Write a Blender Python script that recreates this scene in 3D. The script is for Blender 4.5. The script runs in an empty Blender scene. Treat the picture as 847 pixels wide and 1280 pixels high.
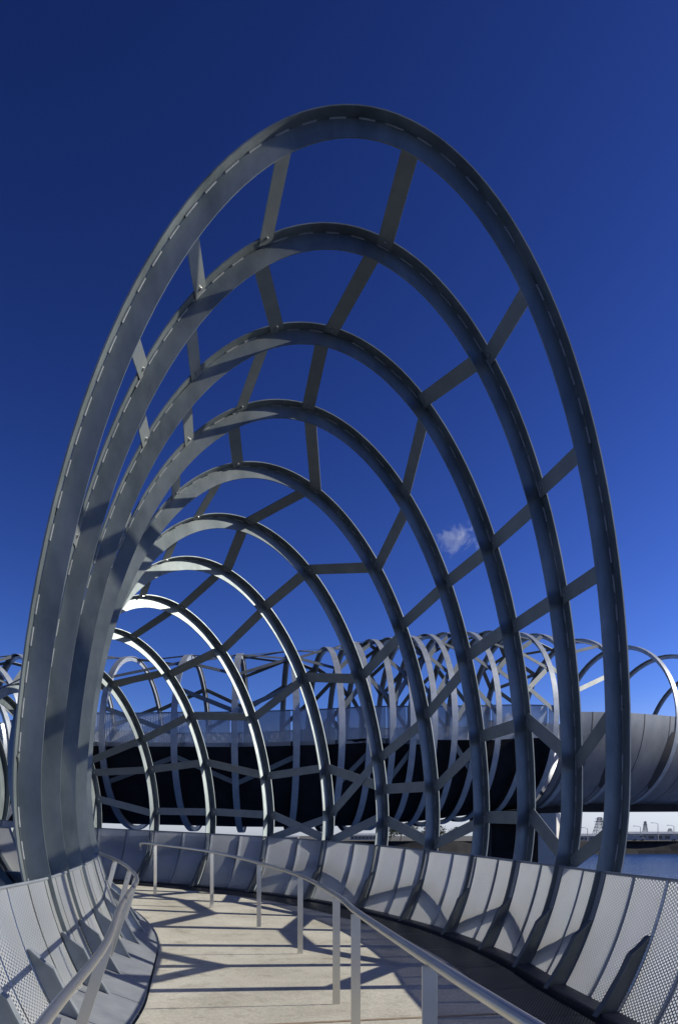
import bpy, bmesh, math, random
import numpy as np
from mathutils import Vector
random.seed(7)
R = math.radians
ZOFF = 6.5                       # eye height above the water; all heights below are written from the eye
scene = bpy.context.scene
col = scene.collection

# ------------------------------------------------------------------ materials
def mat(name):
    m = bpy.data.materials.new(name); m.use_nodes = True
    nt = m.node_tree; nt.nodes.clear()
    out = nt.nodes.new('ShaderNodeOutputMaterial')
    return m, nt, out
def N(nt, t, **k):
    n = nt.nodes.new(t)
    for a, v in k.items():
        if a in n.inputs: n.inputs[a].default_value = v
        else: setattr(n, a, v)
    return n
def L(nt, a, b): nt.links.new(a, b)
def ramp(nt, stops):
    r = nt.nodes.new('ShaderNodeValToRGB'); e = r.color_ramp.elements
    e[0].position, e[0].color = stops[0][0], (*stops[0][1], 1)
    e[1].position, e[1].color = stops[-1][0], (*stops[-1][1], 1)
    for p, c in stops[1:-1]:
        q = e.new(p); q.color = (*c, 1)
    return r
def noisy(name, c1, c2, scale=6, rough=.5, metal=0., bump=.0, stretch=None, rvar=.12, detail=6, spec=.5):
    m, nt, out = mat(name)
    p = N(nt, 'ShaderNodeBsdfPrincipled', Metallic=metal, Roughness=rough)
    p.inputs['Specular IOR Level'].default_value = spec
    tc = N(nt, 'ShaderNodeTexCoord'); src = tc.outputs['Object']
    if stretch:
        mp = N(nt, 'ShaderNodeMapping'); mp.inputs['Scale'].default_value = stretch
        L(nt, src, mp.inputs['Vector']); src = mp.outputs['Vector']
    n = N(nt, 'ShaderNodeTexNoise', Scale=scale, Detail=detail, Roughness=.62)
    L(nt, src, n.inputs['Vector'])
    r = ramp(nt, [(.3, c1), (.7, c2)])
    L(nt, n.outputs['Fac'], r.inputs['Fac']); L(nt, r.outputs['Color'], p.inputs['Base Color'])
    mr = N(nt, 'ShaderNodeMapRange')
    mr.inputs['To Min'].default_value = max(.05, rough-rvar); mr.inputs['To Max'].default_value = min(1, rough+rvar)
    n2 = N(nt, 'ShaderNodeTexNoise', Scale=scale*3.1, Detail=4.)
    L(nt, src, n2.inputs['Vector'])
    L(nt, n2.outputs['Fac'], mr.inputs['Value']); L(nt, mr.outputs['Result'], p.inputs['Roughness'])
    if bump:
        b = N(nt, 'ShaderNodeBump', Strength=bump, Distance=.01)
        L(nt, n2.outputs['Fac'], b.inputs['Height']); L(nt, b.outputs['Normal'], p.inputs['Normal'])
    L(nt, p.outputs['BSDF'], out.inputs['Surface'])
    return m

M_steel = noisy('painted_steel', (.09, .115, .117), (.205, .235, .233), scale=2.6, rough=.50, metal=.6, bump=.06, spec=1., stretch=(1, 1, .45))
M_steel2 = noisy('sunlit_hoop_steel', (.27, .30, .32), (.40, .43, .45), scale=3, rough=.48, metal=.45, bump=.05)  # hoop steel made lighter, sunlight on the rear hoops put into the colour
M_brace = noisy('brace_steel', (.15, .17, .165), (.20, .22, .21), scale=3, rough=.5, metal=.35, bump=.03)
M_stain = noisy('stainless_steel', (.56, .55, .50), (.64, .63, .58), scale=2, rough=.33, metal=.95, rvar=.0)
M_bolt = noisy('bolt_steel', (.40, .40, .40), (.6, .6, .58), scale=20, rough=.3, metal=.9)
M_plate = noisy('edge_plate_steel', (.20, .22, .24), (.30, .32, .33), scale=3, rough=.48, metal=.4, bump=.05)
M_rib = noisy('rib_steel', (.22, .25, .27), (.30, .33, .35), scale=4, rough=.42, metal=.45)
M_dash = noisy('light_dash_steel', (.20, .22, .23), (.32, .34, .34), scale=9, rough=.4, metal=.3)
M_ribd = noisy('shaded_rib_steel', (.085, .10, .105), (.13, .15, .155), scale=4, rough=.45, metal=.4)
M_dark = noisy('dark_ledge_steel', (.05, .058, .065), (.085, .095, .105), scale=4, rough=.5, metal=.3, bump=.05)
M_hull = noisy('hull_shade_black', (.008, .009, .011), (.022, .023, .025), scale=1.2, rough=.8, spec=.1)  # near-black colour stands in for the deep shade under the span
M_drum = noisy('drum_cladding', (.11, .12, .13), (.20, .21, .22), scale=1.1, rough=.42, metal=.5, stretch=(1, 1, .35))
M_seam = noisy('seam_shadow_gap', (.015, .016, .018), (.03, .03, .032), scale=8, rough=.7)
M_pier = noisy('pier_concrete', (.46, .445, .40), (.58, .56, .51), scale=2.5, rough=.85, bump=.2)
M_rust = noisy('joint_strip', (.22, .16, .10), (.34, .27, .18), scale=14, rough=.7)
M_rock = noisy('bank_rock', (.006, .006, .006), (.022, .022, .02), scale=.5, rough=.9, bump=.3)
M_bank = noisy('bank_soil', (.05, .05, .035), (.10, .095, .07), scale=.1, rough=.95)
M_white = noisy('pale_cladding', (.30, .31, .31), (.42, .42, .41), scale=.6, rough=.6)
M_roof = noisy('shed_roof', (.22, .24, .24), (.34, .35, .34), scale=.4, rough=.5)
M_win = noisy('dark_glazing', (.02, .025, .03), (.05, .055, .06), scale=.4, rough=.15)
M_galv = noisy('galvanised_steel', (.25, .26, .27), (.36, .37, .38), scale=.5, rough=.5, metal=.4)
M_leafA = noisy('dark_foliage', (.018, .035, .014), (.05, .075, .028), scale=.6, rough=.8)
M_leafB = noisy('olive_foliage', (.04, .05, .02), (.085, .09, .035), scale=.6, rough=.8)
M_bark = noisy('bark', (.05, .04, .03), (.1, .08, .06), scale=3, rough=.9)

def concrete():
    m, nt, out = mat('deck_concrete')
    p = N(nt, 'ShaderNodeBsdfPrincipled', Roughness=.82)
    tc = N(nt, 'ShaderNodeTexCoord')
    n1 = N(nt, 'ShaderNodeTexNoise', Scale=.9, Detail=8., Roughness=.65); L(nt, tc.outputs['Object'], n1.inputs['Vector'])
    n2 = N(nt, 'ShaderNodeTexNoise', Scale=55., Detail=4.); L(nt, tc.outputs['Object'], n2.inputs['Vector'])
    n3 = N(nt, 'ShaderNodeTexNoise', Scale=3.3, Detail=7., Roughness=.7); L(nt, tc.outputs['Object'], n3.inputs['Vector'])
    r1 = ramp(nt, [(.32, (.40, .38, .305)), (.5, (.50, .48, .395)), (.68, (.58, .56, .475))]); L(nt, n1.outputs['Fac'], r1.inputs['Fac'])
    r2 = ramp(nt, [(.3, (.72, .72, .72)), (.7, (1.08, 1.08, 1.06))]); L(nt, n2.outputs['Fac'], r2.inputs['Fac'])
    r3 = ramp(nt, [(.28, (.62, .59, .54)), (.46, (1, 1, 1)), (.8, (1.06, 1.05, 1.03))]); L(nt, n3.outputs['Fac'], r3.inputs['Fac'])
    a = N(nt, 'ShaderNodeMix', data_type='RGBA', blend_type='MULTIPLY'); a.inputs[0].default_value = 1
    L(nt, r1.outputs['Color'], a.inputs[6]); L(nt, r2.outputs['Color'], a.inputs[7])
    b = N(nt, 'ShaderNodeMix', data_type='RGBA', blend_type='MULTIPLY'); b.inputs[0].default_value = 1
    L(nt, a.outputs[2], b.inputs[6]); L(nt, r3.outputs['Color'], b.inputs[7])
    L(nt, b.outputs[2], p.inputs['Base Color'])
    bp = N(nt, 'ShaderNodeBump', Strength=.25, Distance=.004); L(nt, n2.outputs['Fac'], bp.inputs['Height']); L(nt, bp.outputs['Normal'], p.inputs['Normal'])
    L(nt, p.outputs['BSDF'], out.inputs['Surface'])
    return m
M_conc = concrete()

def perforated(name, pitch, hole, c1, c2, see, glow, metal=.5, rough=.42):
    """sheet steel punched with staggered round holes (UV in metres); hole walls scatter light through the thickness"""
    m, nt, out = mat(name)
    uv = N(nt, 'ShaderNodeUVMap'); sep = N(nt, 'ShaderNodeSeparateXYZ'); L(nt, uv.outputs['UV'], sep.inputs['Vector'])
    def M(op, a, b=None):
        n = N(nt, 'ShaderNodeMath', operation=op)
        for k, v in enumerate((a, b)):
            if v is None: continue
            if isinstance(v, (int, float)): n.inputs[k].default_value = v
            else: L(nt, v, n.inputs[k])
        return n.outputs[0]
    row = M('DIVIDE', sep.outputs['X'], pitch*.866)
    ri = M('FLOOR', row); fy = M('SUBTRACT', M('SUBTRACT', row, ri), .5)
    half = M('MULTIPLY', M('MODULO', ri, 2.), .5)
    cx = M('ADD', M('DIVIDE', sep.outputs['Y'], pitch), half)
    fx = M('SUBTRACT', M('SUBTRACT', cx, M('FLOOR', cx)), .5)
    d = M('SQRT', M('ADD', M('MULTIPLY', fx, fx), M('MULTIPLY', M('MULTIPLY', fy, .866), M('MULTIPLY', fy, .866))))
    inside = M('LESS_THAN', d, hole/2/pitch)
    p = N(nt, 'ShaderNodeBsdfPrincipled', Metallic=metal, Roughness=rough)
    tc = N(nt, 'ShaderNodeTexCoord'); n = N(nt, 'ShaderNodeTexNoise', Scale=1.6, Detail=6.); L(nt, tc.outputs['Object'], n.inputs['Vector'])
    r = ramp(nt, [(.3, c1), (.7, c2)]); L(nt, n.outputs['Fac'], r.inputs['Fac']); L(nt, r.outputs['Color'], p.inputs['Base Color'])
    tr = N(nt, 'ShaderNodeBsdfTransparent'); tl = N(nt, 'ShaderNodeBsdfTranslucent'); tl.inputs['Color'].default_value = (*glow, 1)
    mh = N(nt, 'ShaderNodeMixShader'); mh.inputs[0].default_value = see
    L(nt, tl.outputs[0], mh.inputs[1]); L(nt, tr.outputs[0], mh.inputs[2])
    mx = N(nt, 'ShaderNodeMixShader'); L(nt, inside, mx.inputs[0]); L(nt, p.outputs[0], mx.inputs[1]); L(nt, mh.outputs[0], mx.inputs[2])
    L(nt, mx.outputs[0], out.inputs['Surface'])
    return m
M_perf = perforated('perforated_panel_steel', .034, .0215, (.27, .285, .28), (.38, .395, .385), .22, (.62, .64, .63), metal=.25, rough=.5)
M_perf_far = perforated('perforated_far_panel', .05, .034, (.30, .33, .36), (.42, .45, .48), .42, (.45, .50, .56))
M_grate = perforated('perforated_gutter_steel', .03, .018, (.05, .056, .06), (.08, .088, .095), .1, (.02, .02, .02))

def water():
    m, nt, out = mat('river_water')
    p = N(nt, 'ShaderNodeBsdfPrincipled', Roughness=.12); p.inputs['Base Color'].default_value = (.012, .04, .11, 1)
    p.inputs['IOR'].default_value = 1.33
    tc = N(nt, 'ShaderNodeTexCoord')
    h = None
    mp = N(nt, 'ShaderNodeMapping'); mp.inputs['Scale'].default_value = (.55, 1.5, 1); L(nt, tc.outputs['Object'], mp.inputs['Vector'])
    n1 = N(nt, 'ShaderNodeTexNoise', Scale=.55, Detail=7., Roughness=.62); L(nt, mp.outputs['Vector'], n1.inputs['Vector'])
    n2 = N(nt, 'ShaderNodeTexNoise', Scale=.05, Detail=4.); L(nt, mp.outputs['Vector'], n2.inputs['Vector'])
    b = N(nt, 'ShaderNodeBump', Strength=1., Distance=.55); L(nt, n1.outputs['Fac'], b.inputs['Height'])
    L(nt, b.outputs['Normal'], p.inputs['Normal'])
    r = ramp(nt, [(.35, (.008, .04, .13)), (.65, (.016, .065, .19))]); L(nt, n2.outputs['Fac'], r.inputs['Fac']); L(nt, r.outputs['Color'], p.inputs['Base Color'])
    L(nt, p.outputs['BSDF'], out.inputs['Surface'])
    return m
M_water = water()

# ------------------------------------------------------------------ mesh helper
class MB:
    def __init__(s): s.v = []; s.f = []; s.uv = {}
    def grid(s, rows, closed=False, uvs=None):
        """rows: list of lists of points -> quads"""
        o = len(s.v); n = len(rows[0])
        for r in rows: s.v += [tuple(p) for p in r]
        for i in range(len(rows)-1 + (1 if closed else 0)):
            i2 = (i+1) % len(rows)
            for j in range(n-1):
                f = (o+i*n+j, o+i2*n+j, o+i2*n+j+1, o+i*n+j+1)
                if uvs is not None:
                    s.uv[len(s.f)] = [uvs[i][j], uvs[i2][j], uvs[i2][j+1], uvs[i][j+1]]
                s.f.append(f)
    def loft(s, rings, closed_path=False, cap=True):
        """rings: list of closed loops of points"""
        o = len(s.v); n = len(rings[0])
        for r in rings: s.v += [tuple(p) for p in r]
        m = len(rings)
        for i in range(m-1 + (1 if closed_path else 0)):
            i2 = (i+1) % m
            for j in range(n):
                j2 = (j+1) % n
                s.f.append((o+i*n+j, o+i2*n+j, o+i2*n+j2, o+i*n+j2))
        if cap and not closed_path:
            s.f.append(tuple(o+j for j in range(n))); s.f.append(tuple(o+(m-1)*n+j for j in reversed(range(n))))
    def box(s, c, x, y, z):
        """box from centre and three half-extent vectors"""
        c, x, y, z = (np.array(q, float) for q in (c, x, y, z))
        o = len(s.v)
        for a in (-1, 1):
            for b in (-1, 1):
                for d in (-1, 1): s.v.append(tuple(c+a*x+b*y+d*z))
        for f in ((0,1,3,2),(4,6,7,5),(0,4,5,1),(2,3,7,6),(0,2,6,4),(1,5,7,3)): s.f.append(tuple(o+k for k in f))
    def bar(s, a, b, w, t, side):
        """flat bar a->b, width w along `side`, thickness t"""
        a, b, side = (np.array(q, float) for q in (a, b, side))
        d = b-a; l = np.linalg.norm(d); d /= l
        side = side-d*side.dot(d); side /= np.linalg.norm(side); n = np.cross(d, side)
        s.box((a+b)/2, d*l/2, side*w/2, n*t/2)
    def tube(s, pts, r, n=10, cap=True):
        pts = [np.array(p, float) for p in pts]; rings = []
        for i, p in enumerate(pts):
            d = pts[min(i+1, len(pts)-1)]-pts[max(i-1, 0)]; d /= np.linalg.norm(d)
            a = np.cross(d, (0, 0, 1.)); 
            if np.linalg.norm(a) < .05: a = np.cross(d, (1., 0, 0))
            a /= np.linalg.norm(a); b = np.cross(a, d)
            rr = r[i] if isinstance(r, (list, tuple)) else r
            rings.append([p+rr*(math.cos(t)*a+math.sin(t)*b) for t in np.linspace(0, 2*math.pi, n, endpoint=False)])
        s.loft(rings, cap=cap)
    def build(s, name, m, root=None, parent=None, smooth=False, bevel=0, loc=None):
        me = bpy.data.meshes.new(name)
        base = np.array(root['_loc'] if root is not None else (loc if loc is not None else (0, 0, 0)), float)
        vs = [(p[0]-base[0], p[1]-base[1], p[2]-base[2]) for p in s.v]
        me.from_pydata(vs, [], s.f)
        if s.uv:
            l = me.uv_layers.new(name='UVMap')
            for p in me.polygons:
                u = s.uv.get(p.index)
                if u:
                    for k, li in enumerate(p.loop_indices): l.data[li].uv = u[k]
        bm = bmesh.new(); bm.from_mesh(me); 
        if not s.uv: bmesh.ops.recalc_face_normals(bm, faces=bm.faces)
        bm.to_mesh(me); bm.free()
        me.materials.append(m)
        if smooth:
            for p in me.polygons: p.use_smooth = True
            try: me.set_sharp_from_angle(angle=R(35))
            except Exception: pass
        o = bpy.data.objects.new(name, me); col.objects.link(o)
        if root is not None: o.parent = parent if parent is not None else root
        else: o.location = (base[0], base[1], base[2]+ZOFF)
        if bevel:
            b = o.modifiers.new('Bevel', 'BEVEL'); b.width = bevel; b.segments = 2; b.limit_method = 'ANGLE'
        return o
def tag(o, label, cat, group=None):
    o['label'] = label; o['category'] = cat
    if group: o['group'] = group
    return o
def thing(name, loc, label, cat, group=None):
    o = bpy.data.objects.new(name, None); col.objects.link(o)
    o.empty_display_size = .3
    o.location = (loc[0], loc[1], loc[2]+ZOFF); o['_loc'] = [float(q) for q in loc]
    return tag(o, label, cat, group)
def struct(o): o['kind'] = 'structure'; return o

# ------------------------------------------------------------------ the tube: ring tables
# x, y, z of ring centre, heading, half width, half height, deck height, roll, lean
FR = np.array([[0.105,6.705,0.551,0.214,2.929,6.552,-1.5,-0.062,0.035],[-0.022,7.735,0.573,0.26,3.006,6.363,-1.491,-0.056,0.056],
[-0.218,8.803,0.587,0.316,3.031,6.123,-1.472,-0.051,0.09],[-0.487,9.879,0.614,0.385,3.01,5.804,-1.436,-0.049,0.114],
[-0.887,10.944,0.652,0.478,2.937,5.409,-1.383,-0.043,0.129],[-1.431,11.959,0.698,0.591,2.848,4.943,-1.315,-0.036,0.136],
[-2.131,12.895,0.75,0.724,2.716,4.439,-1.235,-0.035,0.128],[-3.055,13.706,0.794,0.876,2.559,3.911,-1.156,-0.028,0.134],
[-4.057,14.378,0.847,1.028,2.399,3.39,-1.085,-0.028,0.135],[-5.06,15.04,0.9,1.176,2.11,2.874,-1.018,-0.035,0.135],
[-6.239,15.365,0.943,1.327,2.07,2.347,-0.951,-0.04,0.139]])
BEF = []                                     # the path behind the first hoop, towards and past the viewer
for k in range(5, 0, -1):
    al = .214-.045*k*.9
    BEF.append([.105+.12*k-.012*k*k, 6.705-1.03*k, .551, max(al, 0.02), 2.929-.02*k, 6.552, -1.5, -.062, .03])
BEF = np.array(BEF)
LOOP = np.array([  # x y zc heading a b deck
[-7.40,15.62,1.02,R(83),2.0,2.15,-.86],[-8.6,15.86,1.15,R(76),2.0,2.15,-.75],[-9.75,16.3,1.4,R(62),2.1,2.3,-.6],[-10.7,17.1,1.65,R(42),2.2,2.4,-.4],
[-11.3,18.1,1.9,R(24),2.3,2.5,-.15],[-11.65,19.3,2.15,R(8),2.4,2.6,.15],[-11.65,20.55,2.4,R(-10),2.5,2.7,.5],[-11.2,21.75,2.6,R(-30),2.55,2.8,.9],
[-10.4,22.85,2.85,R(-50),2.6,2.9,1.4],[-9.35,23.75,3.05,R(-70),2.65,2.95,1.95]])
LOOP = np.hstack([LOOP, np.zeros((len(LOOP), 2))])
RX = [100,166,238,298,357,400,430,455,477,500,522,545,570,600,632,655,709,765,823,885,955]
def lerp(x, xs, ys): return float(np.interp(x, xs, ys))
REAR = []
for px in RX:
    d = lerp(px, [60,160,310,400,500,600,700,800,900,960], [26,25.5,24.2,24.0,24.5,25.5,26.9,29,32,34])
    top = lerp(px, [100,166,310,400,430,500,545,600,650,709,765,823,885,955], [817,823,819,811,804,797,793,791,794,801,809,820,833,846])
    bot = lerp(px, [100,330,430,520,600,690,960], [1036,1042,1040,1034,1024,1011,1011])
    zt = (1045-top)*d/900; zb = (1045-bot)*d/900
    al = lerp(px, [60,160,310,400,500,600,700,820,900], [-98,-98,-86,-76,-74,-72,-68,-62,-58])
    a = lerp(px, [100,400,600,900], [2.65,2.6,2.8,3.1])
    REAR.append([(px-423)/900*d, d, (zt+zb)/2, R(al), a, (zt-zb)/2, (zt+zb)/2-.2, 0, 0])
REAR = np.array(REAR)
ALLR = np.vstack([BEF, FR, LOOP, REAR])
S0 = len(BEF)                                # index of the first hoop
def ringpar(s):
    """ring parameters at fractional index (Catmull-Rom)"""
    i = int(math.floor(s)); i = max(0, min(len(ALLR)-2, i)); t = s-i
    p0, p1, p2, p3 = (ALLR[max(0, min(len(ALLR)-1, k))] for k in (i-1, i, i+1, i+2))
    return .5*((2*p1)+(-p0+p2)*t+(2*p0-5*p1+4*p2-p3)*t*t+(-p0+3*p1-3*p2+p3)*t**3)
REARI = S0+len(FR)+len(LOOP)
def semis(p, up):
    lo = 1.2*p[4]
    return p[4], (p[5] if up else lo)
def lowb(p): return p[5] if p[7] == 0 and p[8] == 0 and abs(p[3]) > 0 and p[5] < 3.4 and p[2] > 1.0 else 1.2*p[4]
def loc2w(p, u, v, w=0.):
    ca, sa = math.cos(p[3]), math.sin(p[3])
    ro, ta = p[7], p[8]
    u, v = u*math.cos(ro)-v*math.sin(ro), u*math.sin(ro)+v*math.cos(ro)
    w, v = v*math.sin(ta)+w*math.cos(ta), v*math.cos(ta)-w*math.sin(ta)
    return np.array((p[0]+u*ca-w*sa, p[1]+u*sa+w*ca, p[2]+v))
def ring(p, th, inset=0., w=0., lb=None):
    c, s = math.cos(th), math.sin(th)
    a = p[4]; b = p[5] if s > 0 else (lb if lb else lowb(p))
    n = np.array((c/a, s/b)); n /= np.linalg.norm(n)
    return loc2w(p, a*c-n[0]*inset, b*s-n[1]*inset, w)
def radial(p, th):
    return (lambda q: q/np.linalg.norm(q))(ring(p, th, 0)-ring(p, th, .05))
def tangent(p, th):
    return (lambda q: q/np.linalg.norm(q))(ring(p, th+.01, 0)-ring(p, th-.01, 0))
def panel_pt(p, side, z, inset):
    """point on the ring's lower flank at height z"""
    v = z-p[2]; b = lowb(p) if v < 0 else p[5]
    for _ in range(5):                       # the rings are slightly rolled: solve for the true height
        s = max(-1, min(1, v/b)); th = math.asin(s)
        if side < 0: th = math.pi-th
        q = ring(p, th, inset); v += z-q[2]; b = lowb(p) if v < 0 else p[5]
    return q

def make_hoop(root, p, fw, web, gapped, nseg, m=None):
    """T-section hoop: outer flange, radial web stitched to it"""
    WB = fw*.72
    fl = MB(); we = MB()
    ths = np.linspace(0, 2*math.pi, nseg, endpoint=False)
    ft = .014
    fl.loft([[ring(p, t, 0, 0), ring(p, t, 0, fw), ring(p, t, ft, fw), ring(p, t, ft, 0)] for t in ths], closed_path=True)
    if gapped:
        g = .010; h = .007
        we.loft([[ring(p, t, ft+g, WB-h), ring(p, t, ft+g, WB+h), ring(p, t, web, WB+h), ring(p, t, web, WB-h)] for t in ths], closed_path=True)
        # added pale dashes standing in for light at the web and flange gaps
        per = sum(np.linalg.norm(ring(p, ths[k])-ring(p, ths[k-1])) for k in range(nseg)); n = int(per/.31)
        fine = np.linspace(0, 2*math.pi, 2401); P = np.array([ring(p, t) for t in fine])
        s = np.concatenate([[0], np.cumsum(np.linalg.norm(np.diff(P, axis=0), axis=1))])
        cl = MB()
        for k in range(n):
            a0 = (k+random.uniform(-.05, .05))*per/n; a1 = a0+random.uniform(.50, .62)*per/n
            if random.random() < .05: continue
            tt = np.interp([a0, (a0+a1)/2, a1], s, fine)
            cl.loft([[ring(p, t, ft+.004, WB-h-.012), ring(p, t, ft+.004, WB-h-.001), ring(p, t, ft+.018, WB-h-.001), ring(p, t, ft+.014, WB-h-.012)] for t in tt])
    else:
        h = .009
        we.loft([[ring(p, t, ft, WB-h), ring(p, t, ft, WB+h), ring(p, t, web, WB+h), ring(p, t, web, WB-h)] for t in ths], closed_path=True)
    hp = fl.build('hoop', m or M_steel, root, smooth=True)
    if gapped:
        so_ = cl.build('light_dash', M_dash, root, parent=hp); so_['kind'] = 'stuff'
    we.build('web_plate', m or M_steel, root, parent=hp, smooth=True)
    return hp
def make_brace(root, p1, t1, p2, t2, fw, width, inset, bolts=True, mb=None, thick=.012):
    WB = fw*.72
    a = ring(p1, t1, inset, WB+.009); b = ring(p2, t2, inset, WB-.03)
    r = radial(p1, t1)+radial(p2, t2); d = b-a
    side = np.cross(d, r)
    m = mb or MB(); m.bar(a, b, width, thick, side)
    if mb: return None
    o = m.build('brace', M_brace, root)
    if bolts:
        dn = d/np.linalg.norm(d)
        for q, rr in ((b-dn*.07, radial(p2, t2)), (a+dn*.10, radial(p1, t1))):
            k = MB(); k.tube([q-rr*(thick/2-.001), q-rr*(thick/2+.016)], .020, 6)
            k.build('bolt', M_bolt, root, parent=o)
    return o

# ------------------------------------------------------------------ front hoop cage
D = math.radians
BR = [(1,108.5,110.5),(1,83.2,83.5),(1,128.2,125.),(1,54.2,55.8),(1,34.5,36.2),(1,22.,23.),(1,9.2,4.2),(1,-4.2,-12.),(1,141.8,138.8),(1,160.2,158.8),
(2,112.2,103.5),(2,84.8,89.8),(2,56.5,63.5),(2,35.,36.2),(2,23.2,23.8),(2,4.5,11.2),(2,-11.8,-2.),(2,127.7,124.5),(2,141.,138.5),
(3,105.8,109.),(3,91.2,89.),(3,61.8,56.2),(3,36.,37.2),(3,24.2,24.),(3,10.8,10.8),(3,-2.8,-2.8),(3,127.2,124.2),(3,145.,144.5),
(4,111.2,102.5),(4,88.2,75.2),(4,54.2,49.5),(4,37.,35.8),(4,22.5,17.),(4,9.8,3.2),(4,-3.5,-11.),(4,128.2,123.8),
(5,106.5,107.8),(5,77.2,87.8),(5,50.,61.8),(5,34.2,30.),(5,16.2,10.5),(5,3.7,3.5),(5,-11.,-4.8),
(6,88.2,81.5),(6,61.5,61.5),(6,29.5,36.),(6,10.5,-3.7),(6,4.,9.8),(6,-3.5,-13.8),(6,113.8,109.2),
(7,82.8,80.8),(7,61.,55.2),(7,35.5,28.5),(7,10.,8.8),(7,-4.8,-14.8),(7,-13.2,-4.5),(7,114.8,101.2),
(8,82.2,82.5),(8,55.8,55.5),(8,29.,35.2),(8,9.,15.8),(8,-4.8,-4.5),(9,57.,64.),(9,35.5,30.),(9,15.8,15.2),(9,-4.5,-5.5),
(10,66.8,64.),(10,30.2,23.8),(10,15.2,16.8),(10,-6.8,1.2)]
for i in range(1, 11):                       # lower flanks, beside the walkway
    z = 4 if i % 2 else -4
    BR.append((i, -26+z, -26-z))
    if i < 8: BR.append((i, 178+z, 178-z))
    if i < 10 and i % 2: BR.append((i, 206-z, 206+z))
BR += [(11,84.,60.),(11,32.,28.),(11,8.,2.),(11,120.,126.),(10,120.,118.),(9,118.,120.)]
c0 = ALLR[S0]
cage = thing('hoop_cage', (c0[0], c0[1], c0[6]-.3), 'tall grey steel hoops joined by flat braces, arching over the curving walkway in front', 'hoop canopy')
for k in range(11):
    make_hoop(cage, FR[k], .165, .212 if k < 8 else .205, True, 132)
for k in range(4):
    make_hoop(cage, LOOP[k], .172, .21, False, 72)
nb = 0
for (i, a, b) in BR:
    make_brace(cage, ALLR[S0+i-1], D(a), ALLR[S0+i], D(b), .165, .185 if i < 7 else .165, .024)
    nb += 1

# ------------------------------------------------------------------ walkway
def halfdeck(p): # inner edge of the ledge along the panel base, right side
    v = p[6]+.15-p[2]; b = 1.2*p[4] if v < 0 else p[5]
    return math.sqrt(max(.05, 1-(v/b)**2))*p[4]-.2
def flat(p, u, z):
    return np.array((p[0]+u*math.cos(p[3]), p[1]+u*math.sin(p[3]), z))
FE = S0+len(FR)+3.6                          # walkway and its sides are built as far as here
ss = np.arange(0, FE, .125)
dk = MB()
rows = []
for s in ss:
    p = ringpar(s); hw = halfdeck(p)-.42
    us = np.linspace(-hw, hw, 9)
    rows.append([flat(p, u, p[6]) for u in us])
top = rows; rings_ = [[*r, *[q-np.array((0, 0, .2)) for q in reversed(r)]] for r in rows]
dk.loft(rings_)
deck = struct(dk.build('path', M_conc))
jt = MB()
for s0 in (S0-.86,):
    jt.grid([[flat(ringpar(s), u, ringpar(s)[6]+.004) for u in np.linspace(-1.75, 1.75, 8)] for s in (s0, s0+.045)])
js = struct(jt.build('path', M_rust)); 

# steel plates along the left edge of the concrete, each one separate
def strip(s0, s1, u0f, u1f, z0, z1, thick, step=.125):
    n = max(2, int((s1-s0)/step)+1); out = []
    for s in np.linspace(s0, s1, n):
        p = ringpar(s)
        a = flat(p, u0f(p), p[6]+z0); b = flat(p, u1f(p), p[6]+z1)
        out.append([a, b, b-np.array((0, 0, thick)), a-np.array((0, 0, thick))])
    return out
plates = thing('edge_walkway', (ALLR[S0+1][0]-2.1, ALLR[S0+1][1], -1.6), 'strip of grey steel plates along the left edge of the concrete path', 'steel edging')
s = 0.
while s < FE-.6:
    m = MB(); m.loft(strip(s, min(s+.985, FE), lambda p: -halfdeck(p)-.26, lambda p: -halfdeck(p)+.40, .30, .025, .012))
    m.build('plate', M_plate, plates); s += 1.

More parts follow.
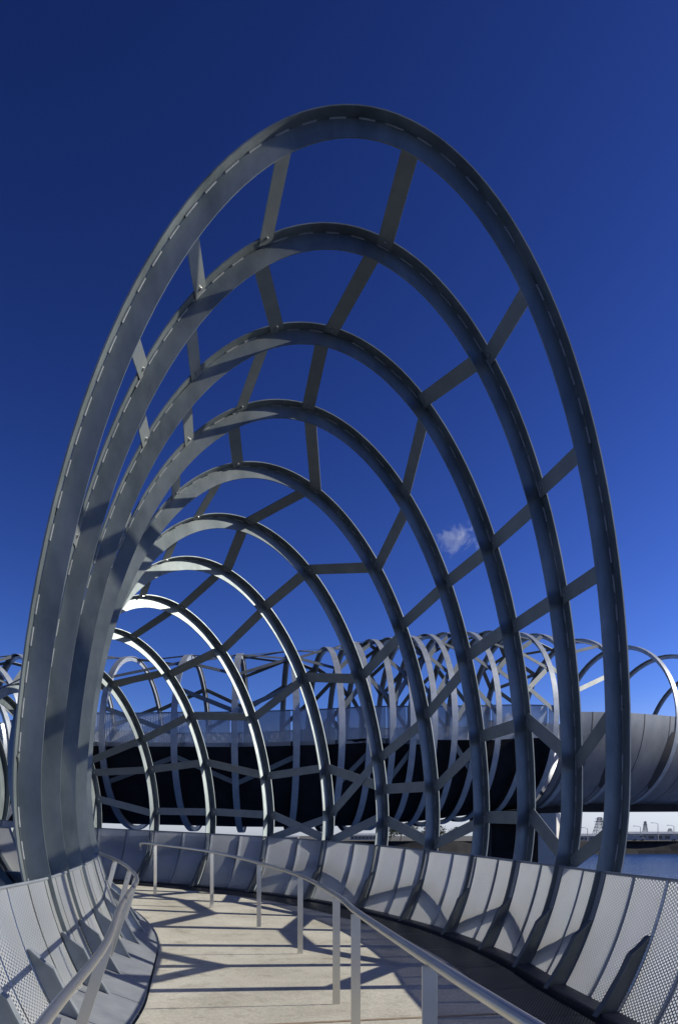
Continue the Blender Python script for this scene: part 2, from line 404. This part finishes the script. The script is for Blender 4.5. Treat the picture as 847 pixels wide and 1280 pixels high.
# ------------------------------------------------------------------ balustrades
def balustrade(side, label):
    base = ALLR[S0]
    root = thing('balustrade', tuple(panel_pt(base, side, base[6]+.1, .15)), label, 'balustrade')
    zb, zt = .0, 1.13
    def P(s, f, inset):
        p = ringpar(s); return panel_pt(p, side, p[6]+zb+(zt-zb)*f, inset)
    s = .0
    cum = 0
    while s < FE-.5:
        for h in (0, .5):
            a, b = s+h+.012, s+h+.488
            m = MB(); n = 7; rows, uvs = [], []
            prev = None
            for q in np.linspace(a, b, n):
                col_ = [P(q, f, .17) for f in np.linspace(0, 1, 9)]
                if prev is not None: cum += np.linalg.norm(col_[5]-prev)
                prev = col_[5]
                vv = [0]
                for k in range(1, 9): vv.append(vv[-1]+np.linalg.norm(col_[k]-col_[k-1]))
                rows.append(col_); uvs.append([(cum+20, x+.5) for x in vv])
            m.grid(rows, uvs=uvs)
            m.build('panel', M_perf, root, smooth=True)
            cum += .03
        s += 1.
    # top rail bead, dark ledge at the foot
    m = MB(); m.tube([P(q, 1.0, .17) for q in np.arange(0, FE-.5, .1)], .014, 6); m.build('top_edge', M_rib, root, smooth=True)
    lw = .26
    m = MB(); m.loft(strip(0, FE-.5, lambda p: side*(halfdeck(p)+.30), lambda p: side*(halfdeck(p)-lw), zb+.05, zb+.03, .02))
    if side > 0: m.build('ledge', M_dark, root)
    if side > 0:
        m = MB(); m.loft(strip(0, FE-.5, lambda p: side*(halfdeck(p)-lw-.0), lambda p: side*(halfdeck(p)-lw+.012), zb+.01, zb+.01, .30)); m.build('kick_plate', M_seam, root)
    # ribs: a T-section fin on the inner face at each hoop, slim outer stiffener at mid bay, seam strip
    def rib(q, f1, d0, d1, outer=False):
        p = ringpar(q); t = loc2w(p, 0, 0, 1)-loc2w(p, 0, 0, 0)
        if side < 0: f1 = .60; d0, d1 = .125, .11
        fs = np.concatenate([np.linspace(0.0, f1-.13, 7), np.linspace(f1-.125, f1, 3)])
        pw = MB(); pf = MB(); ringsw, ringsf = [], []
        for f in fs:
            z = p[6]+zb+(zt-zb)*f
            i0 = .178; dep = (d0+(d1-d0)*(f/f1))*min(1., max(.12, (f1-f)/.13))
            a = panel_pt(p, side, z, i0); b = panel_pt(p, side, z, i0+dep); c = panel_pt(p, side, z, i0+dep+.012)
            ringsw.append([a-t*.006, a+t*.006, b+t*.006, b-t*.006])
            ringsf.append([b-t*.036, b+t*.036, c+t*.036, c-t*.036])
        pw.loft(ringsw); pf.loft(ringsf)
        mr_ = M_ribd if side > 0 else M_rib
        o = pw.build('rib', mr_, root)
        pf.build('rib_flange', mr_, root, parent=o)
    def stiff(q, w):
        p = ringpar(q); t = loc2w(p, 0, 0, 1)-loc2w(p, 0, 0, 0)
        m = MB(); rr = []
        for f in np.linspace(0, 1, 8):
            z = p[6]+zb+(zt-zb)*f
            a = panel_pt(p, side, z, .155); b = panel_pt(p, side, z, .09)
            rr.append([a-t*w, a+t*w, b+t*w, b-t*w])
        m.loft(rr); m.build('stiffener', M_rib, root)
    for k in range(0, int(FE)):
        rib(k+.02, .58, .135, .10)
        if k+.5 < FE-.6: stiff(k+.5, .03)
        stiff(k, .022)
    return root
balR = balustrade(1, 'perforated steel balustrade on the right of the path, in shade and striped with hoop shadows')
balL = balustrade(-1, 'sunlit perforated steel balustrade on the left of the path, with pale fins')
# dark perforated gutter plates at the foot of the right balustrade
gut = thing('gutter', (2.0, 5.5, -1.5), 'dark perforated gutter plates at the foot of the right balustrade', 'gutter')
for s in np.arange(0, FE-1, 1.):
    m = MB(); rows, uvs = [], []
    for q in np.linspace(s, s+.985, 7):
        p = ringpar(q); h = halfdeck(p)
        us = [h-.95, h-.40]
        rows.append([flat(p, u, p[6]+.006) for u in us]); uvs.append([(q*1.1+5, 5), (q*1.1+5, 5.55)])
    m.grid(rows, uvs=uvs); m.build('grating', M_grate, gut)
    
# ------------------------------------------------------------------ handrails
def spline(pts, n=14):
    P = np.array(pts, float); out = []
    for i in range(len(P)-1):
        p0, p1, p2, p3 = (P[max(0, min(len(P)-1, k))] for k in (i-1, i, i+1, i+2))
        for t in np.linspace(0, 1, n, endpoint=False):
            out.append(.5*((2*p1)+(-p0+p2)*t+(2*p0-5*p1+4*p2-p3)*t*t+(-p0+3*p1-3*p2+p3)*t**3))
    out.append(P[-1]); return out
def zdeck(x, y):
    best = min(((r[0]-x)**2+(r[1]-y)**2, k) for k, r in enumerate(ALLR[:S0+14]))[1]
    bs = min(np.arange(best-1, best+1.01, .05), key=lambda s: (ringpar(s)[0]-x)**2+(ringpar(s)[1]-y)**2)
    return ringpar(bs)[6]
hr = thing('handrail', (.0, 6.4, -1.5), 'round stainless handrail on upright flat posts along the middle of the path', 'handrail')
posts = [(-3.50,13.75),(-2.2,12.5),(-1.2,10.85),(-.475,8.93),(-.02,6.40),(.12,5.05),(.385,3.05)]
railp = [(-3.80,13.98)]+posts+[(.60,1.6),(.70,.9)]
RH = .97
rp = spline([(x, y, zdeck(x, y)+RH) for x, y in railp], 10)
e = rp[0]; d0 = (rp[0]-rp[1]); d0 /= np.linalg.norm(d0)
hook = [e+d0*.06+np.array((0,0,-.14)), e+d0*.075+np.array((0,0,-.05)), e+d0*.05+np.array((0,0,-.01))]
m = MB(); m.tube(hook+rp, .0235, 12); m.build('rail', M_stain, hr, smooth=True)
for (x, y) in posts:
    zd = zdeck(x, y); k = min(range(len(rp)), key=lambda k: (rp[k][0]-x)**2+(rp[k][1]-y)**2)
    d = rp[min(k+1, len(rp)-1)]-rp[max(k-1, 0)]; d[2] = 0; d /= np.linalg.norm(d); sd = np.array((-d[1], d[0], 0))
    m = MB(); m.bar((x, y, zd-.01), (x, y, zd+RH-.02), .066, .014, sd)
    po = m.build('post', M_stain, hr, bevel=.002)
    for dz in (RH-.11, RH-.17, .12, .06):
        b = MB(); c = np.array((x, y, zd+dz)); b.tube([c-d*.006, c-d*.016], .011, 8); b.build('bolt', M_bolt, hr, parent=po)
hl = thing('handrail', (-1.9, 6.3, -1.5), 'round stainless handrail on inward-leaning posts along the left balustrade', 'handrail')
lp = [(-.62,.9,-.62),(-.98,2.4,-.62),(-1.32,4.07,-.62),(-1.88,6.2,-.615),(-2.28,7.9,-.60),(-2.46,8.8,-.53),(-2.86,9.75,-.42),(-3.28,10.4,-.32),(-3.86,11.1,-.2),(-4.2,11.5,-.14)]
rl = spline(lp, 10)
m = MB(); m.tube(rl, .0235, 12); m.build('rail', M_stain, hl, smooth=True)
for (x, y, z) in ((-1.02,2.5,-.62),(-1.38,4.25,-.62),(-1.85,6.05,-.61),(-2.2,7.55,-.60),(-2.5,8.95,-.52),(-2.8,9.6,-.43),(-3.2,10.3,-.33),(-3.75,11.0,-.21)):
    k = min(range(len(rl)), key=lambda k: (rl[k][0]-x)**2+(rl[k][1]-y)**2); q = rl[k]
    d = rl[min(k+1, len(rl)-1)]-rl[max(k-1, 0)]; d[2] = 0; d /= np.linalg.norm(d); out_ = np.array((-d[1], d[0], 0))
    zd = zdeck(q[0], q[1])
    foot = q+out_*.21; foot[2] = zd+.19
    m = MB(); m.bar(foot, q-np.array((0, 0, .02)), .066, .014, out_)
    po = m.build('post', M_stain, hl, bevel=.002)
    for f in (.06, .12, .84, .90):
        c = foot+(q-foot)*f; b = MB(); b.tube([c-d*.006, c-d*.016], .011, 8); b.build('bolt', M_bolt, hl, parent=po)

# ------------------------------------------------------------------ the span behind
rc = thing('hoop_cage', (REAR[5][0], REAR[5][1], .3), 'long lattice tube of smaller steel hoops wrapped round the bridge span behind', 'hoop canopy')
RR = ALLR[S0+len(FR)+4:]
for k, p in enumerate(RR):
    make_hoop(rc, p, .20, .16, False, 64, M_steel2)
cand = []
for k in range(len(RR)-1):
    drum = RR[k][0] > 8.0
    strands = [168, 154, 140, 126, 112, 100, 88, 75, 62, 48, 34, 21, 8, -22, 200] if not drum else []
    for j, t in enumerate(strands):
        z = 8*(1 if (k+j) % 2 else -1)
        if random.random() < (.30 if k > 10 else .45): continue
        cand.append((k, t+z, t-z))
cand.sort(key=lambda c: (0 if -60 < c[1] < 130 else 1, abs(RR[c[0]][0]+1)))
rest = MB()
for n, (k, a, b) in enumerate(cand):
    if n < 98: make_brace(rc, RR[k], D(a), RR[k+1], D(b), .20, .15, .024, bolts=False)
    else: make_brace(rc, RR[k], D(a), RR[k+1], D(b), .20, .15, .024, bolts=False, mb=rest)
o = rest.build('brace', M_brace, rc); o['kind'] = 'stuff'

span = thing('bridge_span', (REAR[6][0], REAR[6][1], .5), 'dark bellied bridge span with perforated sides and metal drum end, crossing behind the path', 'bridge')
SB = S0+len(FR)+5.0
def vlo(s): return lerp(s-REARI, [0, 5, 12, 16], [-.35, -.4, -.9, -1.0])
def vhi(s): return lerp(s-REARI, [0, 5, 12, 16], [.72, .68, .36, .16])
SD = REARI+14.5                             # cladding (drum) begins
SE = len(ALLR)-1.001
h = MB(); rr = []
for s in np.arange(SB, SD, .25):
    p = ringpar(s); r = []
    t0 = math.degrees(math.asin(max(-.9, vlo(s)/lowb(p))))+2
    for t in list(np.linspace(t0, -90, 8))+list(np.linspace(-98, -180-t0, 8)):
        r.append(ring(p, R(t), .20 if abs(t+90) < 60 else .29, .1))
    rr.append(r)
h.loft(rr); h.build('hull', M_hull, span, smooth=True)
for side in (1, -1):
    s = SB
    while s < SD-.05:
        m = MB(); rows, uvs = [], []
        e_ = min(s+.97, SD)
        for q in np.linspace(s, e_, 5):
            p = ringpar(q)
            rows.append([panel_pt(p, side, p[2]+v, .3) for v in np.linspace(vlo(q), vhi(q), 6)])
            uvs.append([(q*1.2, .2*k) for k in range(6)])
        m.grid(rows, uvs=uvs); m.build('panel', M_perf_far, span, smooth=True)
        s += 1.
    m = MB(); m.tube([panel_pt(ringpar(q), side, ringpar(q)[2]+vhi(q), .3) for q in np.arange(SB, SD, .2)], .02, 5); m.build('top_edge', M_rib, span)
# drum cladding
dm = MB(); rr = []
ts = list(np.linspace(0, -190, 48))
for s in np.linspace(SD, SE, 40):
    p = ringpar(s)
    outer = [ring(p, R(t), .03, .1) for t in ts]; inner = [ring(p, R(t), .07, .1) for t in reversed(ts)]
    rr.append(outer+inner)
dm.loft(rr); dr = dm.build('drum', M_drum, span, smooth=True)
for s in np.arange(SD+.35, SE, .5):          # cladding seams
    p = ringpar(s); tt = loc2w(p, 0, 0, 1)-loc2w(p, 0, 0, 0); m = MB()
    m.grid([[ring(p, R(t), .025, .1)-tt*.018 for t in ts[:30]], [ring(p, R(t), .025, .1)+tt*.018 for t in ts[:30]]])
    m.build('seam', M_seam, span, parent=dr)
for k in range(REARI+16, len(ALLR)-1):       # dark strips laid on the drum, painting the shade of slots beside hoops
    for sd in (-.17,):
        p = ALLR[k]; m = MB(); rows = []
        ang = np.linspace(-10, -52, 16)
        for w0 in (-.42, 0.0):
            rows.append([ring(p, R(t), .0, w0*math.sin(math.pi*min(1, max(0.02, (j+.5)/len(ang))))**.5) for j, t in enumerate(ang)])
        m.grid(rows); m.build('slot_shade', M_seam, span, parent=dr)
# fascia beam under the drum
fb = MB(); fr_ = []
for s in np.linspace(SD-1.5, SE, 30):
    p = ringpar(s); q = flat(p, .8, p[2]-lowb(p)+.16)
    q2 = flat(p, -.8, q[2]); z = np.array((0, 0, .28))
    fr_.append([q, q-z, q2-z, q2])
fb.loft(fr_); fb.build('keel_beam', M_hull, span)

# piers
CY, SY = math.cos(R(-32)), math.sin(R(-32))
def pier(px, y, w, dpt, ztop, label):
    root = thing('pier', ((px-423)/900*y, y, -6.6), label, 'pier', None)
    x = (px-423)/900*y; m = MB()
    m.box((x, y, (ztop-6.8)/2), (w/2*CY, w/2*SY, 0), (-dpt/2*SY, dpt/2*CY, 0), (0, 0, (ztop+6.8)/2)); m.build('shaft', M_pier, root, bevel=.03)
    m = MB(); m.box((x, y, -6.35), ((w/2+.35)*CY, (w/2+.35)*SY, 0), (-(dpt/2+.35)*SY, (dpt/2+.35)*CY, 0), (0, 0, .4)); m.build('footing', M_pier, root, bevel=.05)
    return root
pier(686, 25.6, .66, .50, .80, 'slim pale concrete pier with a sunlit right edge under the span')
# dark steel trestle support
tr = thing('trestle', ((640-423)/900*27.2, 27.2, -6.6), 'broad dark support wall beneath the span, left of the pale pier', 'pier')
m = MB(); x = (642-423)/900*27.2
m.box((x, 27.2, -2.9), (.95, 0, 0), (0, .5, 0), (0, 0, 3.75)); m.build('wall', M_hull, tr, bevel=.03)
m = MB(); m.box((x, 27.2, .9), (1.15, 0, 0), (0, .7, 0), (0, 0, .16)); m.build('cap_beam', M_hull, tr, bevel=.03)

# ------------------------------------------------------------------ water and far shore
w = MB(); w.grid([[(-6000, -3000, -6.5), (6000, -3000, -6.5)], [(-6000, 9000, -6.5), (6000, 9000, -6.5)]])
struct(w.build('water', M_water, loc=(0, 0, -6.5)))
bk = MB(); rows = []
for x in np.arange(-900, 901, 6.):
    y0 = 252+6*math.sin(x*.011)+1.5*math.sin(x*.13)
    rows.append([(x, y0, -7.2), (x, y0+1.5+random.uniform(-.3,.3), -5.4+random.uniform(-.2,.2)), (x, y0+3.2, -3.6+random.uniform(-.2,.2)), (x, y0+4.6, -2.1+random.uniform(-.12,.12)), (x, y0+6., -1.9)])
bk.grid(rows); struct(bk.build('riverbank', M_rock))
g = MB(); g.grid([[(x, 256+6*math.sin(x*.011), -1.95), (x, 900, -1.8), (x, 5000, -1.5)] for x in np.linspace(-900, 900, 151)])
g.grid([[(-6000, 900, -1.9), (-900, 900, -1.9)], [(-6000, 5000, -1.6), (-900, 5000, -1.6)]]); g.grid([[(900, 900, -1.9), (6000, 900, -1.9)], [(900, 5000, -1.6), (6000, 5000, -1.6)]])
struct(g.build('ground', M_bank))
def X(px, y): return (px-423)/900*y
def Z(py, y): return (1045-py)/900*y
GZ = -1.9
def shed(px0, px1, y, ztop, dep, label, wallm, roofm, nwin):
    x0, x1 = X(px0, y), X(px1, y); root = thing('shed', ((x0+x1)/2, y, GZ), label, 'building')
    m = MB(); m.box(((x0+x1)/2, y+dep/2, (GZ+ztop)/2), ((x1-x0)/2, 0, 0), (0, dep/2, 0), (0, 0, (ztop-GZ)/2)); m.build('wall', wallm, root)
    m = MB(); e = .6; zr = ztop
    m.loft([[(xx, y-e, zr), (xx, y+dep/2, zr+.9), (xx, y+dep+e, zr), (xx, y+dep+e, zr+.25), (xx, y+dep/2, zr+1.2), (xx, y-e, zr+.25)] for xx in (x0-e, x1+e)]); m.build('roof', roofm, root)
    for k in range(nwin):
        xx = x0+(k+.5)*(x1-x0)/nwin; m = MB()
        m.box((xx, y-.02, GZ+(ztop-GZ)*.5), ((x1-x0)/nwin*.33, 0, 0), (0, .06, 0), (0, 0, (ztop-GZ)*.22)); m.build('window', M_win, root)
    return root
shed(694, 712, 290, .2, 12, 'small dark-walled shed nearest the pale pier across the water', M_galv, M_roof, 3)
shed(716, 778, 285, -.35, 14, 'long low grey shed across the water beneath the lattice pylon', M_galv, M_roof, 9)
shed(788, 870, 300, .55, 16, 'long pale-roofed shed at the far right across the water', M_white, M_roof, 8)
shed(438, 470, 330, -.1, 14, 'white flat building with a row of windows beside the far trees', M_white, M_roof, 7)
shed(300, 372, 420, -1.1, 14, 'low white building seen under the left of the span', M_white, M_roof, 8)
def lamp(px, y, ztop, label):
    x = X(px, y); root = thing('street_lamp', (x, y, GZ), label, 'street lamp', 'street lamps across the water')
    m = MB(); m.tube([(x, y, GZ), (x, y, ztop)], [.16, .10], 6); m.build('pole', M_galv, root)
    m = MB(); m.tube([(x, y, ztop-.05), (x-1.1, y, ztop+.3), (x-2.0, y, ztop+.35)], .07, 5); m.build('arm', M_galv, root)
    m = MB(); m.box((x-2.3, y, ztop+.33), (.45, 0, 0), (0, .16, 0), (0, 0, .09)); m.build('lamp_head', M_galv, root)
for px, top, lab in ((822,1030,'tallest far street lamp, standing before the pale-roofed shed'),(800,1034,'far street lamp left of the tallest lamp, above the shed gap'),(734,1036,'far street lamp just left of the lattice pylon'),(770,1035,'far street lamp between the lattice pylon and the shed gap'),(842,1033,'far street lamp at the right edge of the photo')):
    lamp(px, 275, Z(top, 275), lab)
def pylon(px, y, ztop, wb, label):
    x = X(px, y); root = thing('pylon', (x, y, GZ), label, 'pylon')
    m = MB(); H = ztop-GZ
    def c(f, sx, sy): 
        hw = wb/2*(1-.78*f); return (x+sx*hw, y+sy*hw, GZ+H*f)
    fs = [0, .2, .38, .54, .68, .8, .9, 1]
    for sx in (-1, 1):
        for sy in (-1, 1): m.tube([c(f, sx, sy) for f in fs], .16, 4)
    for i in range(len(fs)-1):
        for (a, b) in (((-1,-1),(1,-1)),((-1,1),(1,1)),((-1,-1),(-1,1)),((1,-1),(1,1))):
            m.tube([c(fs[i], *a), c(fs[i+1], *b)], .10, 4); m.tube([c(fs[i], *b), c(fs[i+1], *a)], .10, 4); m.tube([c(fs[i+1], *a), c(fs[i+1], *b)], .10, 4)
    m.build('tower', M_galv, root)
    for f, wd in ((.80, .42), (.93, .34)):
        m = MB(); m.tube([(x-wb*wd, y, GZ+H*f), (x, y, GZ+H*(f+.03)), (x+wb*wd, y, GZ+H*f)], .14, 4); m.build('crossarm', M_galv, root)
pylon(749, 420, Z(1022, 420), 7.5, 'wide lattice power pylon on the far shore between the two nearest hoop legs')
pylon(806, 520, Z(1027, 520), 4.0, 'slender lattice mast on the far shore right of the wide pylon')
pylon(837, 900, Z(1036, 900), 9, 'faint distant lattice pylon at the far right')
def tree(px, y, ztop, wid, m_, label):
    x = X(px, y); root = thing('tree', (x, y, GZ), label, 'tree', 'trees across the water'); H = ztop-GZ
    m = MB(); m.tube([(x, y, GZ), (x+.1*wid, y, GZ+H*.35), (x, y, GZ+H*.75)], [.28, .2, .08], 6)
    for k in range(4):
        a = random.uniform(0, 6.28); m.tube([(x+.05*wid, y, GZ+H*.3), (x+math.cos(a)*wid*.3, y+math.sin(a)*wid*.3, GZ+H*random.uniform(.55, .8))], [.12, .04], 5)
    m.build('trunk', M_bark, root)
    m = MB(); cl = [(random.gauss(0, .3)*wid*.7, random.gauss(0, .3)*wid*.7, random.uniform(.3, .95)) for _ in range(16)]
    for k in range(900):
        cx, cy, cz = random.choice(cl); r = .16*wid
        q = np.array((x+cx+random.gauss(0, r*.5), y+cy+random.gauss(0, r*.5), GZ+H*cz+random.gauss(0, r*.4)))
        if q[2] > ztop: q[2] = ztop-random.random()*.5
        a, b = np.array([random.gauss(0, 1) for _ in range(3)]), np.array([random.gauss(0, 1) for _ in range(3)])
        a /= np.linalg.norm(a); b /= np.linalg.norm(b); o = len(m.v); sz = random.uniform(.16, .34)
        m.v += [tuple(q-a*sz), tuple(q+b*sz*.6), tuple(q+a*sz), tuple(q-b*sz*.6)]; m.f.append((o, o+1, o+2, o+3))
    m.build('crown', m_, root)
for px, y, top, wd, m_, lab in ((487,270,1033,6,M_leafA,'leftmost dark bushy tree beside the white far building'),(500,285,1029,6.5,M_leafB,'olive tree left of the tallest far tree'),(516,275,1026,7,M_leafA,'tallest dark tree in the far clump under the span'),(532,290,1030,6.5,M_leafB,'olive tree right of the tallest far tree'),(548,280,1032,6,M_leafA,'dark tree just left of the sixth hoop leg foot'),(566,275,1034,6,M_leafA,'dark tree at the right end of the far clump'),(752,262,1050,3.2,M_leafB,'low shrub before the long grey shed across the water')):
    tree(px, y, Z(top, y), wd, m_, lab)
def van(px, y, label):
    x = X(px, y); root = thing('van', (x, y, GZ), label, 'van', 'vehicles parked across the water'); m = MB()
    prof = [(-2.3,.35),(-2.3,1.9),(-2.1,2.1),(1.0,2.1),(1.7,1.25),(2.3,1.05),(2.3,.35)]
    m.loft([[(x+a, y+d, GZ+b) for a, b in prof] for d in (-.9, .9)]); m.build('body', M_white, root, bevel=.06)
    for wx in (-1.4, 1.45):
        for d in (-.86, .86):
            k = MB(); k.tube([(x+wx, y+d-.1, GZ+.34), (x+wx, y+d+.1, GZ+.34)], .34, 12); k.build('wheel', M_seam, root)
    k = MB(); k.box((x+.75, y-.905, GZ+1.62), (.45, 0, 0), (0, .012, 0), (0, 0, .27)); k.build('window', M_win, root)
van(797, 266, 'white van parked left on the far bank, near the shed gap'); van(846, 266, 'white van at the right edge on the far bank')

# ------------------------------------------------------------------ one wisp of cloud
def cloud():
    m, nt, out = mat('cloud_vapour')
    tc = N(nt, 'ShaderNodeTexCoord')
    n = N(nt, 'ShaderNodeTexNoise', Scale=.016, Detail=7., Roughness=.62, Distortion=.8); L(nt, tc.outputs['Object'], n.inputs['Vector'])
    mp = N(nt, 'ShaderNodeMapping'); mp.inputs['Scale'].default_value = (1/165., 1/90., 1/112.); L(nt, tc.outputs['Object'], mp.inputs['Vector'])
    ln = N(nt, 'ShaderNodeVectorMath', operation='LENGTH'); L(nt, mp.outputs['Vector'], ln.inputs[0])
    a = N(nt, 'ShaderNodeMapRange'); a.inputs['From Min'].default_value = 0.; a.inputs['From Max'].default_value = 1.; a.inputs['To Min'].default_value = .06; a.inputs['To Max'].default_value = -.34
    L(nt, ln.outputs['Value'], a.inputs['Value'])
    s = N(nt, 'ShaderNodeMath', operation='ADD'); L(nt, n.outputs['Fac'], s.inputs[0]); L(nt, a.outputs['Result'], s.inputs[1])
    r = N(nt, 'ShaderNodeMapRange'); r.inputs['From Min'].default_value = .39; r.inputs['From Max'].default_value = .75; r.inputs['To Min'].default_value = 0; r.inputs['To Max'].default_value = .022
    L(nt, s.outputs[0], r.inputs['Value'])
    v = N(nt, 'ShaderNodeVolumePrincipled'); v.inputs['Color'].default_value = (.86, .94, 1, 1); v.inputs['Anisotropy'].default_value = .2
    L(nt, r.outputs['Result'], v.inputs['Density']); L(nt, v.outputs[0], out.inputs['Volume'])
    return m
c = MB(); cy = 3000; cx = (573-423)/900*cy; cz = (1045-670)/900*cy
c.box((cx, cy, cz), (170, 0, 0), (0, 92, 0), (0, 0, 115))
co = c.build('cloud', cloud(), loc=(cx, cy, cz)); tag(co, 'small wispy white cloud in the clear sky between two hoops', 'cloud'); co['kind'] = 'stuff'

# ------------------------------------------------------------------ light
SKY_LO, SKY_HI, PALE = .50, .95, 2.3
AZ, EL = 6, 29                               # sun: degrees from +X towards +Y, elevation
sl = bpy.data.lights.new('sun', 'SUN'); sl.energy = 5.0; sl.angle = R(.53); sl.color = (1, .94, .84)
so = bpy.data.objects.new('sun', sl); col.objects.link(so)
d = Vector((math.cos(R(EL))*math.cos(R(AZ)), math.cos(R(EL))*math.sin(R(AZ)), math.sin(R(EL))))
so.rotation_euler = d.to_track_quat('Z', 'Y').to_euler(); so.location = (60, 10, 60)
wd = bpy.data.worlds.new('World'); scene.world = wd; wd.use_nodes = True
nt = wd.node_tree; bg = nt.nodes['Background']
sky = nt.nodes.new('ShaderNodeTexSky'); sky.sky_type = 'NISHITA'; sky.sun_disc = False
sky.sun_elevation = R(EL); sky.sun_rotation = R(90-AZ); sky.air_density = 1.0; sky.dust_density = .4; sky.ozone_density = 1.5; sky.altitude = 0
hs = nt.nodes.new('ShaderNodeMix'); hs.data_type = 'RGBA'; hs.blend_type = 'MULTIPLY'; hs.inputs[0].default_value = 1   # film tint
hs.inputs[7].default_value = (.29, .305, .51, 1)
gm = nt.nodes.new('ShaderNodeGamma'); gm.inputs['Gamma'].default_value = 2.0      # polarised, slide-film sky
lum = nt.nodes.new('ShaderNodeRGBToBW'); mr = nt.nodes.new('ShaderNodeMapRange')   # the bright low sky keeps little colour
mr.inputs['From Min'].default_value = SKY_LO; mr.inputs['From Max'].default_value = SKY_HI
pale = nt.nodes.new('ShaderNodeMix'); pale.data_type = 'RGBA'
pw = nt.nodes.new('ShaderNodeMix'); pw.data_type = 'RGBA'; pw.blend_type = 'MULTIPLY'; pw.inputs[0].default_value = 1
pw.inputs[7].default_value = (PALE, PALE*1.08, PALE*1.22, 1)
nt.links.new(sky.outputs[0], lum.inputs[0]); sp = nt.nodes.new('ShaderNodeSeparateColor'); dv = nt.nodes.new('ShaderNodeMath'); dv.operation = 'DIVIDE'
nt.links.new(sky.outputs[0], sp.inputs[0]); nt.links.new(sp.outputs[0], dv.inputs[0]); nt.links.new(sp.outputs[2], dv.inputs[1]); nt.links.new(dv.outputs[0], mr.inputs['Value'])
nt.links.new(lum.outputs[0], pw.inputs[6])
nt.links.new(sky.outputs[0], gm.inputs['Color']); nt.links.new(gm.outputs[0], hs.inputs[6])
nt.links.new(hs.outputs[2], pale.inputs[6]); nt.links.new(pw.outputs[2], pale.inputs[7]); nt.links.new(mr.outputs[0], pale.inputs[0])
nt.links.new(pale.outputs[2], bg.inputs['Color'])
bg.inputs['Strength'].default_value = .039

# ------------------------------------------------------------------ camera
cd = bpy.data.cameras.new('camera'); cam = bpy.data.objects.new('camera', cd); col.objects.link(cam)
cd.sensor_fit = 'HORIZONTAL'; cd.sensor_width = 36; cd.lens = 36*900/847
cd.shift_y = 405/847; cd.shift_x = .5/847; cd.clip_start = .05; cd.clip_end = 20000
cam.location = (0, 0, ZOFF); cam.rotation_euler = (R(90), 0, 0)
scene.camera = cam
scene.view_settings.view_transform = 'Standard'; scene.view_settings.look = 'None'; scene.view_settings.exposure = 0.25; scene.view_settings.gamma = 1
scene.cycles.max_bounces = 8; scene.cycles.transparent_max_bounces = 16; scene.cycles.volume_step_rate = 1.0
for o in list(bpy.data.objects):
    if '_loc' in o.keys(): del o['_loc']
